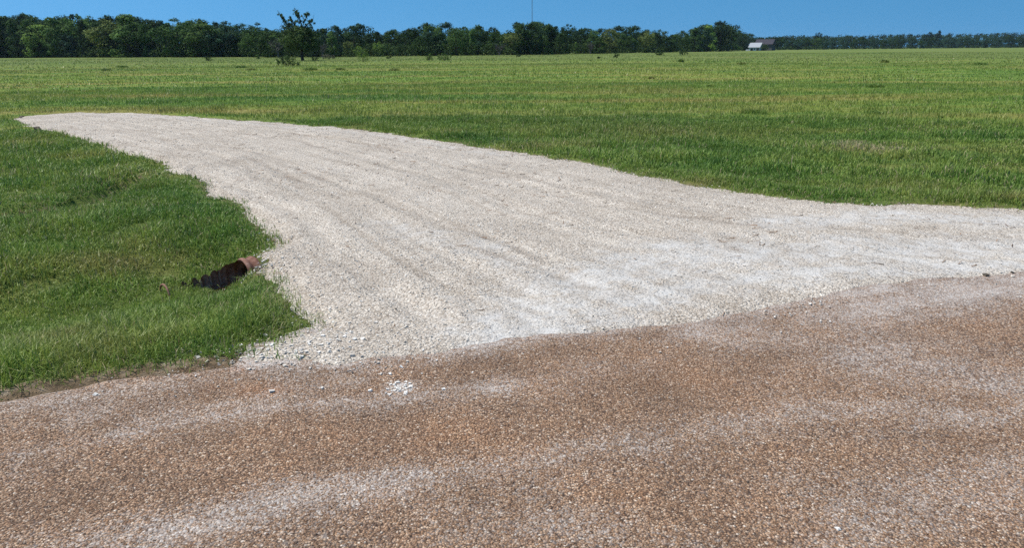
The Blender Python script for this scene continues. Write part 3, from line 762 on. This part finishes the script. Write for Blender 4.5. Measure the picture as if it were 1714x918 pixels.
special(1297, -20, 63, 1.3, 'round', (.020, .040, .018), 'dark round tree just right of the white farmhouse')
special(52, 25, 30, .8, 'round', (.018, .038, .022), 'small dark knob of a treetop on the left skyline')

# undergrowth along the foot of the wood, thick bank of brush
mb = MB()
for px in np.arange(-90, 1245, 1.6):
    gx, gy, d = place(px, random.uniform(-2, 7)); leaf_cards(mb, (gx, gy, random.uniform(.3, 3.2)), random.uniform(.8, 1.9), 34, .45, random.uniform(.1, .9))
for px in np.arange(1290, 1810, 1.5):
    gx, gy, d = place(px, random.uniform(-4, 20)); leaf_cards(mb, (gx, gy, random.uniform(.5, 2)), random.uniform(1, 2.2), 18, .8, random.uniform(.1, .7))
o = tag(mb.build('undergrowth', M['leaf']), 'dark brush filling the foot of the wood along the field', 'undergrowth', kind='stuff'); o.color = (.040, .068, .022, 1)
mb = MB()
for px in np.arange(-100, 1246, 5):
    for b in (24, 75):
        gx, gy, d = place(px, b + random.uniform(0, 12)); hh = (hz(px) - float(ti(px))) / F * d
        for q in range(5): leaf_cards(mb, (gx + random.uniform(-2, 2), gy, random.uniform(.5, hh * .72)), random.uniform(1.5, 2.6), 20, .9, random.uniform(.0, .6))
for px in np.arange(1225, 1830, 3):
    gx, gy, d = place(px, 150 + random.uniform(0, 90)); hh = (hz(px) - float(ti(px))) / F * d
    for q in range(10): leaf_cards(mb, (gx + random.uniform(-4, 4), gy, random.uniform(.5, hh * .96)), random.uniform(2.0, 3.5), 20, 1.4, random.uniform(.0, .6))
o = tag(mb.build('deep_wood', M['leaf']), 'mass of dark trees filling the depth of the wood', 'wood', kind='stuff'); o.color = (.028, .050, .024, 1)

# branching skeletons
def branch(mb, P, d, length, r, depth, spread=.6, ends=None, up=.15):
    n = 4; pts = [np.array(P, float)]; d = np.array(d, float)
    for i in range(n):
        d = d + np.array([random.gauss(0, .16), random.gauss(0, .16), random.gauss(up * .3, .1)]); d /= np.linalg.norm(d)
        pts.append(pts[-1] + d * length / n)
    mb.tube(pts, np.linspace(r, r * .5, n + 1), 5)
    if ends is not None: ends.append(pts[-1]); ends.append(pts[2])
    if depth > 0:
        for k in range(random.choice([2, 3, 3])):
            dd = d + np.array([random.gauss(0, spread), random.gauss(0, spread), random.gauss(up, .3)]); dd /= np.linalg.norm(dd)
            branch(mb, pts[random.choice([2, 3, 4])], dd, length * random.uniform(.55, .8), r * .52, depth - 1, spread, ends, up)
def bare_tree(px, back, tp, wide, label):
    x, y, d = place(px, back); vd = d * math.cos(math.atan2(x, y)); h = (hz(px) - tp) / F * vd + CH
    root = tag(empty('bare_tree', (x, y, -.1)), label, 'tree', 'grey leafless trees at the edge of the wood')
    t = MB(); t.tube([(0, 0, -.2), (.05, 0, h * .2), (0, .1, h * .38)], [.28, .22, .16], 7); t.build('trunk', M['greybark'], root)
    b = MB()
    for k in range(9):
        a = k * .7 + random.uniform(-.3, .3); branch(b, (0, 0, h * random.uniform(.12, .38)), (math.cos(a) * wide, math.sin(a) * wide, .8), h * .30, .13, 4, .55, None, .25)
    b.build('branches', M['greybark'], root)
bare_tree(466, -6, 58, 1.1, 'grey leafless tree standing left of the half-bare lone tree')
bare_tree(540, -6, 68, .9, 'grey leafless tree standing right of the half-bare lone tree')
bare_tree(836, -3, 70, .9, 'grey-brown leafless tree left of the radio mast at the wood edge')
bare_tree(988, -3, 70, .5, 'slim grey leafless tree right of the radio mast at the wood edge')

# the lone half-bare tree
def lone_tree():
    x, y = at(507, 100.5); d = math.hypot(x, y); q = y / F
    root = tag(empty('lone_tree', (x, y, -.05)), 'half-bare lone tree with bare top limbs standing in front of the wood', 'tree')
    L = lambda px, py, dep=0: ((px - 507) * q, dep, (100.5 - py) * q)
    t = MB(); t.tube([L(507, 102), L(506, 95), L(506.5, 84), L(507.5, 70), L(508, 56), L(508, 48)], [.36, .27, .24, .21, .17, .11], 8); t.build('trunk', M['bark'], root)
    b = MB(); lf = MB()
    limbs = [([L(508, 50), L(509, 44, .2), L(506, 37, .3), L(502, 31, .3)], .11), ([L(508, 42), L(507, 34, -.3), L(504.5, 28.5, -.4), L(501.5, 25, -.4)], .09),
             ([L(508, 52), L(513, 44, .3), L(517, 35, .4), L(521, 28, .5)], .10), ([L(508, 54), L(517, 48, -.4), L(524, 43, -.5), L(529, 39, -.5)], .09),
             ([L(507, 60), L(499, 49, .4), L(494, 41, .6), L(491, 35, .6)], .10), ([L(506, 66), L(494, 52, -.6), L(484, 38, -.8), L(477.5, 30, -.9)], .13),
             ([L(507, 70), L(497, 60, .7), L(484, 52, 1.3), L(474, 50, 1.6)], .11), ([L(507, 68), L(520, 60, .8), L(533, 56, 1.4), L(542, 54, 1.6)], .11),
             ([L(507, 76), L(520, 70, -1), L(533, 68, -1.6)], .10), ([L(506.5, 78), L(494, 72, 1), L(480, 70, 1.8)], .10), ([L(507, 74), L(508, 64, -1.5), L(505, 58, -2.4)], .1), ([L(507, 74), L(511, 64, 1.5), L(514, 58, 2.4)], .1)]
    for P, r in limbs:
        b.tube(P, np.linspace(r, r * .3, len(P)), 6)
        ends = []
        for k in range(3):
            p0 = np.array(P[random.choice([1, 2, -1])]); dd = np.array(P[-1]) - np.array(P[0]); dd /= np.linalg.norm(dd)
            branch(b, p0, dd + np.array([random.gauss(0, .5), random.gauss(0, .5), random.gauss(.1, .3)]), random.uniform(.5, .9), .035, 1, .6, ends, .2)
    b.build('limbs', M['bark'], root)
    def tuft(px, py, dep, r, n): leaf_cards(lf, L(px, py, dep), r, n, .30, random.uniform(.2, .7), 1, .2)
    for px, py, r, n in ((479, 32, .30, 26), (482, 36, .42, 45), (486, 41, .5, 60), (490, 45, .45, 50), (494, 40, .3, 28), (492, 34, .2, 12), (499, 42, .35, 36), (503, 41, .3, 30), (487, 47, .5, 60),
                         (506, 29, .22, 18), (510, 33, .25, 18), (518, 31, .38, 46), (521, 29, .36, 40), (516, 30, .25, 20), (527, 41, .36, 38), (529, 44, .28, 24), (525, 47, .3, 24), (503, 27, .2, 10)):
        tuft(px, py, random.uniform(-.6, .6), r, n)
    for P, r_ in limbs:
        P = np.array(P)
        for k in range(22):
            u = random.uniform(.3, 1.0) * (len(P) - 1); i0 = min(int(u), len(P) - 2); c = P[i0] + (P[i0 + 1] - P[i0]) * (u - i0)
            leaf_cards(lf, c + np.array([random.gauss(0, .2), random.gauss(0, .2), random.gauss(.05, .18)]), random.uniform(.12, .34), random.randint(6, 22), .22, random.uniform(.2, .7), 1, .2)
    for i in range(230):
        a = random.uniform(0, 6.283); t_ = random.random(); rx = (36 * math.sin(math.pi * (.2 + .72 * t_)) ** .8) * random.uniform(.25, 1)
        tuft(507 + rx * math.cos(a), 84 - 34 * t_, rx * math.sin(a) * q, random.uniform(.45, .9), 36)
    o = lf.build('crown', M['leaf'], root); o.color = (.062, .098, .030, 1)
lone_tree()

# shrubs and weeds on the field
def shrub(px, py, w, h, col, label, name='shrub', group='shrubs dotted over the field', cat='shrub'):
    x, y = at(px, py); d = y; q = d / F; W, H = w * q, h * q
    root = tag(empty(name, (x, y, float(ground_z(np.array([x]), np.array([y]))[0][0]))), label, cat, group)
    b = MB(); ends = []
    for k in range(6):
        a = random.uniform(0, 6.28); b.tube([(0, 0, -.05), (math.cos(a) * W * .16, math.sin(a) * W * .16, H * .4), (math.cos(a) * W * .38, math.sin(a) * W * .38, H * .8)], [.03, .022, .01], 5)
    b.build('stems', M['bark'], root)
    lf = MB(); sz = max(.12, 1.1 * q)
    for k in range(max(12, int(w * 1.5))):
        a = random.uniform(0, 6.28); r = random.random() ** .5
        zz = H * random.uniform(.18, .95) * (1 - .35 * r)
        leaf_cards(lf, (math.cos(a) * r * W * .42, math.sin(a) * r * W * .42, zz), min(W, H) * random.uniform(.14, .26), 22, sz, random.uniform(.2, .9), 1, .2)
    o = lf.build('foliage', M['leaf'], root); o.color = (*col, 1)
DK, MD, LT, GY = (.044, .074, .024), (.080, .130, .036), (.110, .170, .042), (.095, .092, .066)
for a in ((482, 110, 42, 19, DK, 'widest dark shrub standing out in the grass before the half-bare lone tree'), (349, 101.5, 12, 10, DK, 'small dark round bush in the field on the left'),
          (608, 103, 26, 22, LT, 'bright green bushy sapling right of the half-bare lone tree'), (718, 101.5, 15, 12, MD, 'left of a pair of low green bushes in the middle field'),
          (744, 102, 26, 13, MD, 'right and wider of a pair of low green bushes in the middle field'), (527, 101, 13, 9, DK, 'tiny dark shrub at the right foot of the half-bare lone tree'),
          (550, 98.5, 28, 9, GY, 'low greyish brush heap right of the half-bare lone tree'), (651, 98, 9, 6, DK, 'tiny dark bush left of the pair in the middle field'),
          (1032, 96, 13, 9, DK, 'small dark bush right of the mast at the field edge'), (1104, 92.5, 18, 6, DK, 'low spreading bush midway between mast and farmhouse'),
          (1143, 92.5, 18, 9, DK, 'tuft-like dark bush left of the farmhouse field edge'), (1002, 97, 6, 4, DK, 'tiny dark bush nearest the right of the mast'),
          (432, 98.5, 8, 8, MD, 'tiny bush left of the lone tree at the wood edge'), (868, 95, 10, 5, DK, 'tiny low bush left of the mast foot')):
    shrub(*a)
shrub(1279, 84.8, 16, 12, DK, 'dark bush against the right side of the white farmhouse')
WEED = ['left of the widest dark shrub, the further of two', 'left of the widest dark shrub, the nearer of two', 'in front of the pair of low green bushes', 'just in front of the widest dark shrub',
        'to the right in front of the lone tree', 'in the far left field, the nearer of two', 'in the far left field, the further of two', 'right of the mast in the far field', 'straight in front of the farmhouse',
        'right of the farmhouse, further than its neighbours', 'nearest the right frame edge in the far field', 'on the olive band at the right, widest there', 'just behind the straw patch at the right',
        'to the right of the straw patch', 'below the mast and farmhouse gap, mid field', 'broadest of all, left of the straw patch', 'tiny one in front of the farmhouse', 'mid field right of the mast']
for i, (px, py, w, h) in enumerate(((405, 114, 18, 5), (420, 117, 14, 4), (660, 118, 16, 5), (520, 117, 22, 6), (570, 117, 14, 5), (178, 118, 14, 4), (205, 112, 16, 4), (1140, 103, 8, 6), (1240, 108, 14, 5), (1480, 103, 14, 6), (1640, 108, 20, 5),
                                    (1465, 147, 26, 7), (1465, 190, 18, 6), (1575, 198, 8, 5), (1190, 145, 12, 5), (1260, 190, 44, 8), (1260, 135, 7, 4), (1090, 131, 12, 5))):
    x, y = at(px, py); q = y / F; n = int(w * 20) + 50; m = MB()
    bx, by = np.clip(rng.normal(0, .22, n), -.45, .45) * w * q, np.clip(rng.normal(0, .25, n), -.5, .5) * w * q
    blades(m, bx, by, np.zeros(n), h * q * rng.uniform(.4, 1.0, n), np.full(n, max(.012, q * .8)), rng.uniform(.10, .55, n), .8, True)
    o = m.build('weed_clump', M['grass']); o.location = (x, y, float(ground_z(np.array([x]), np.array([y]))[0][0]))
    tag(o, f'dark low weed clump {WEED[i]}', 'weed', 'weed clumps in the field')

# ------------------------------------------------------------------ radio mast
def mast():
    x, y, _ = place(890.5, 9); root = tag(empty('radio_mast', (x, y, -.1)), 'thin dark lattice radio mast rising out of the picture above the wood', 'mast')
    H = 34; w = .17
    c = [(w * math.cos(a), w * math.sin(a)) for a in (0, 2.094, 4.189)]
    for p in c:
        m = MB(); m.tube([(*p, 0), (*p, H)], .035, 6); m.build('mast_leg', M['steel'], root)
    m = MB()
    for i in range(int(H / .5)):
        for k in range(3):
            a, b = c[k], c[(k + 1) % 3]; z0 = i * .5 + .1
            if i % 2: a, b = b, a
            m.tube([(*a, z0), (*b, z0 + .5)], .016, 4)
    m.build('bracing', M['steel'], root)
    m = MB(); m.box(-.5, .5, -.5, .5, -.2, .25); m.build('footing', M['palemetal'], root)
mast()

# ------------------------------------------------------------------ farmhouse
def house():
    x, y = at(1268, 84.6); q = y / F
    root = tag(empty('farmhouse', (x, y, -.2), R(-33)), 'white farmhouse with pale front roof and big brown roof beyond the field', 'house')
    root.scale = (.84, .84, .84)
    def prism(m, x0, x1, y0, y1, z0, z1, ridge=.5, ov=.0):     # roof with ridge along x
        yr = y0 + (y1 - y0) * ridge
        v = [(x0, y0, z0), (x1, y0, z0), (x1, y1, z0), (x0, y1, z0), (x0, yr, z1), (x1, yr, z1)]
        m.add(v, [(0, 1, 5, 4), (2, 3, 4, 5), (0, 3, 2, 1)]); m.add(v, [(0, 4, 3), (1, 2, 5)])
    m = MB(); m.box(-3.5, 9.5, 5, 15, 0, 5.0); m.build('wall', M['darkwall'], root)
    m = MB(); prism(m, -4.2, 10.2, 4.3, 15.7, 5.003, 8.9); m.build('roof', M['brownroof'], root)
    m = MB(); m.box(7.0, 7.9, 10.6, 11.5, 7.2, 9.5); m.build('chimney', M['brownroof'], root)
    m = MB(); m.box(-6.6, 1.6, -1, 4.99, 0, 2.75); m.build('front_wall', M['white'], root)
    m = MB(); prism(m, -7.2, 2.2, -1.7, 6.2, 2.753, 6.3, .72); m.build('front_roof', M['palemetal'], root)
    for a, b, z0, z1, nm in ((-5.2, -3.4, .0, 2.1, 'door'), (-.6, 1.2, .0, 2.2, 'door'), (-2.6, -1.6, 1.0, 2.1, 'window')):
        m = MB(); m.box(a, b, -1.09, -1.003, z0, z1); w = m.build(nm, M['dark'], root)
        f = MB(); f.box(a - .12, a, -1.12, -1.004, z0, z1 + .12); f.box(b, b + .12, -1.12, -1.004, z0, z1 + .12); f.box(a, b, -1.12, -1.004, z1, z1 + .12); f.build('frame', M['white'], w)
    m = MB(); m.box(-9.0, -7.25, -.6, 2, 0, 1.3); m.build('side_shed', M['white'], root)
house()
x, y = at(1288, 84.4)
p = MB(); p.tube([(0, 0, -.3), (.05, 0, 2.2), (0, 0, 4.6)], [.22, .2, .16], 8)
o = p.build('pale_post', M['white'], smooth=True); o.location = (x, y, 0); tag(o, 'pale upright post between the farmhouse and the dark round tree', 'post')

# ------------------------------------------------------------------ air
hb = MB(); hb.box(-2700, 2700, -80, 3100, -2.5, 48)
ht = NT('haze air')
pv = ht.n('VolumePrincipled', ins={'Color': (.62, .80, 1.0, 1), 'Density': .00005, 'Anisotropy': .2})
ht.t.links.new(pv.outputs[0], ht.out.inputs['Volume'])
ho = hb.build('haze', ht.m); tag(ho, 'thin blue summer haze over the field', 'haze', kind='stuff')

# ------------------------------------------------------------------ light
SUN_EL, SUN_AZ = R(58), math.atan2(-.97, .16)       # azimuth measured from +Y towards +X
sd_ = Vector((math.sin(SUN_AZ) * math.cos(SUN_EL), math.cos(SUN_AZ) * math.cos(SUN_EL), math.sin(SUN_EL)))
sl = bpy.data.lights.new('sun', 'SUN'); sl.energy = 4.0; sl.angle = R(.53); sl.color = (1, .95, .87)
so = bpy.data.objects.new('sun', sl); COL.objects.link(so); so.rotation_euler = sd_.to_track_quat('Z', 'Y').to_euler(); so.location = (0, 0, 60)
w = bpy.data.worlds.new('World'); sc.world = w; w.use_nodes = True; wt = w.node_tree; wt.nodes.clear()
N = wt.nodes.new; Lk = wt.links.new
tc = N('ShaderNodeTexCoord'); mp = N('ShaderNodeVectorMath'); mp.operation = 'MULTIPLY_ADD'; mp.inputs[1].default_value = (1, 1, .8); mp.inputs[2].default_value = (0, 0, .34)
nm = N('ShaderNodeVectorMath'); nm.operation = 'NORMALIZE'
sk = N('ShaderNodeTexSky'); sk.sky_type = 'NISHITA'; sk.sun_disc = False; sk.sun_elevation = SUN_EL; sk.sun_rotation = SUN_AZ
sk.altitude = 0; sk.air_density = 1.0; sk.dust_density = .3; sk.ozone_density = 2.0
hs = N('ShaderNodeHueSaturation'); hs.inputs['Hue'].default_value = .487; hs.inputs['Saturation'].default_value = 1.34; hs.inputs['Value'].default_value = .95
bg = N('ShaderNodeBackground'); bg.inputs['Strength'].default_value = .11; wo = N('ShaderNodeOutputWorld')
Lk(tc.outputs['Generated'], mp.inputs[0]); Lk(mp.outputs[0], nm.inputs[0]); Lk(nm.outputs[0], sk.inputs['Vector']); Lk(sk.outputs[0], hs.inputs['Color']); Lk(hs.outputs[0], bg.inputs['Color']); Lk(bg.outputs[0], wo.inputs[0])

sc.view_settings.view_transform = 'Standard'; sc.view_settings.look = 'None'; sc.view_settings.exposure = .52; sc.view_settings.gamma = 1; sc.view_settings.use_curve_mapping = False
sc.cycles.max_bounces = 6; sc.cycles.diffuse_bounces = 3; sc.cycles.transparent_max_bounces = 8; sc.cycles.volume_bounces = 0
sc.cycles.use_denoising = False
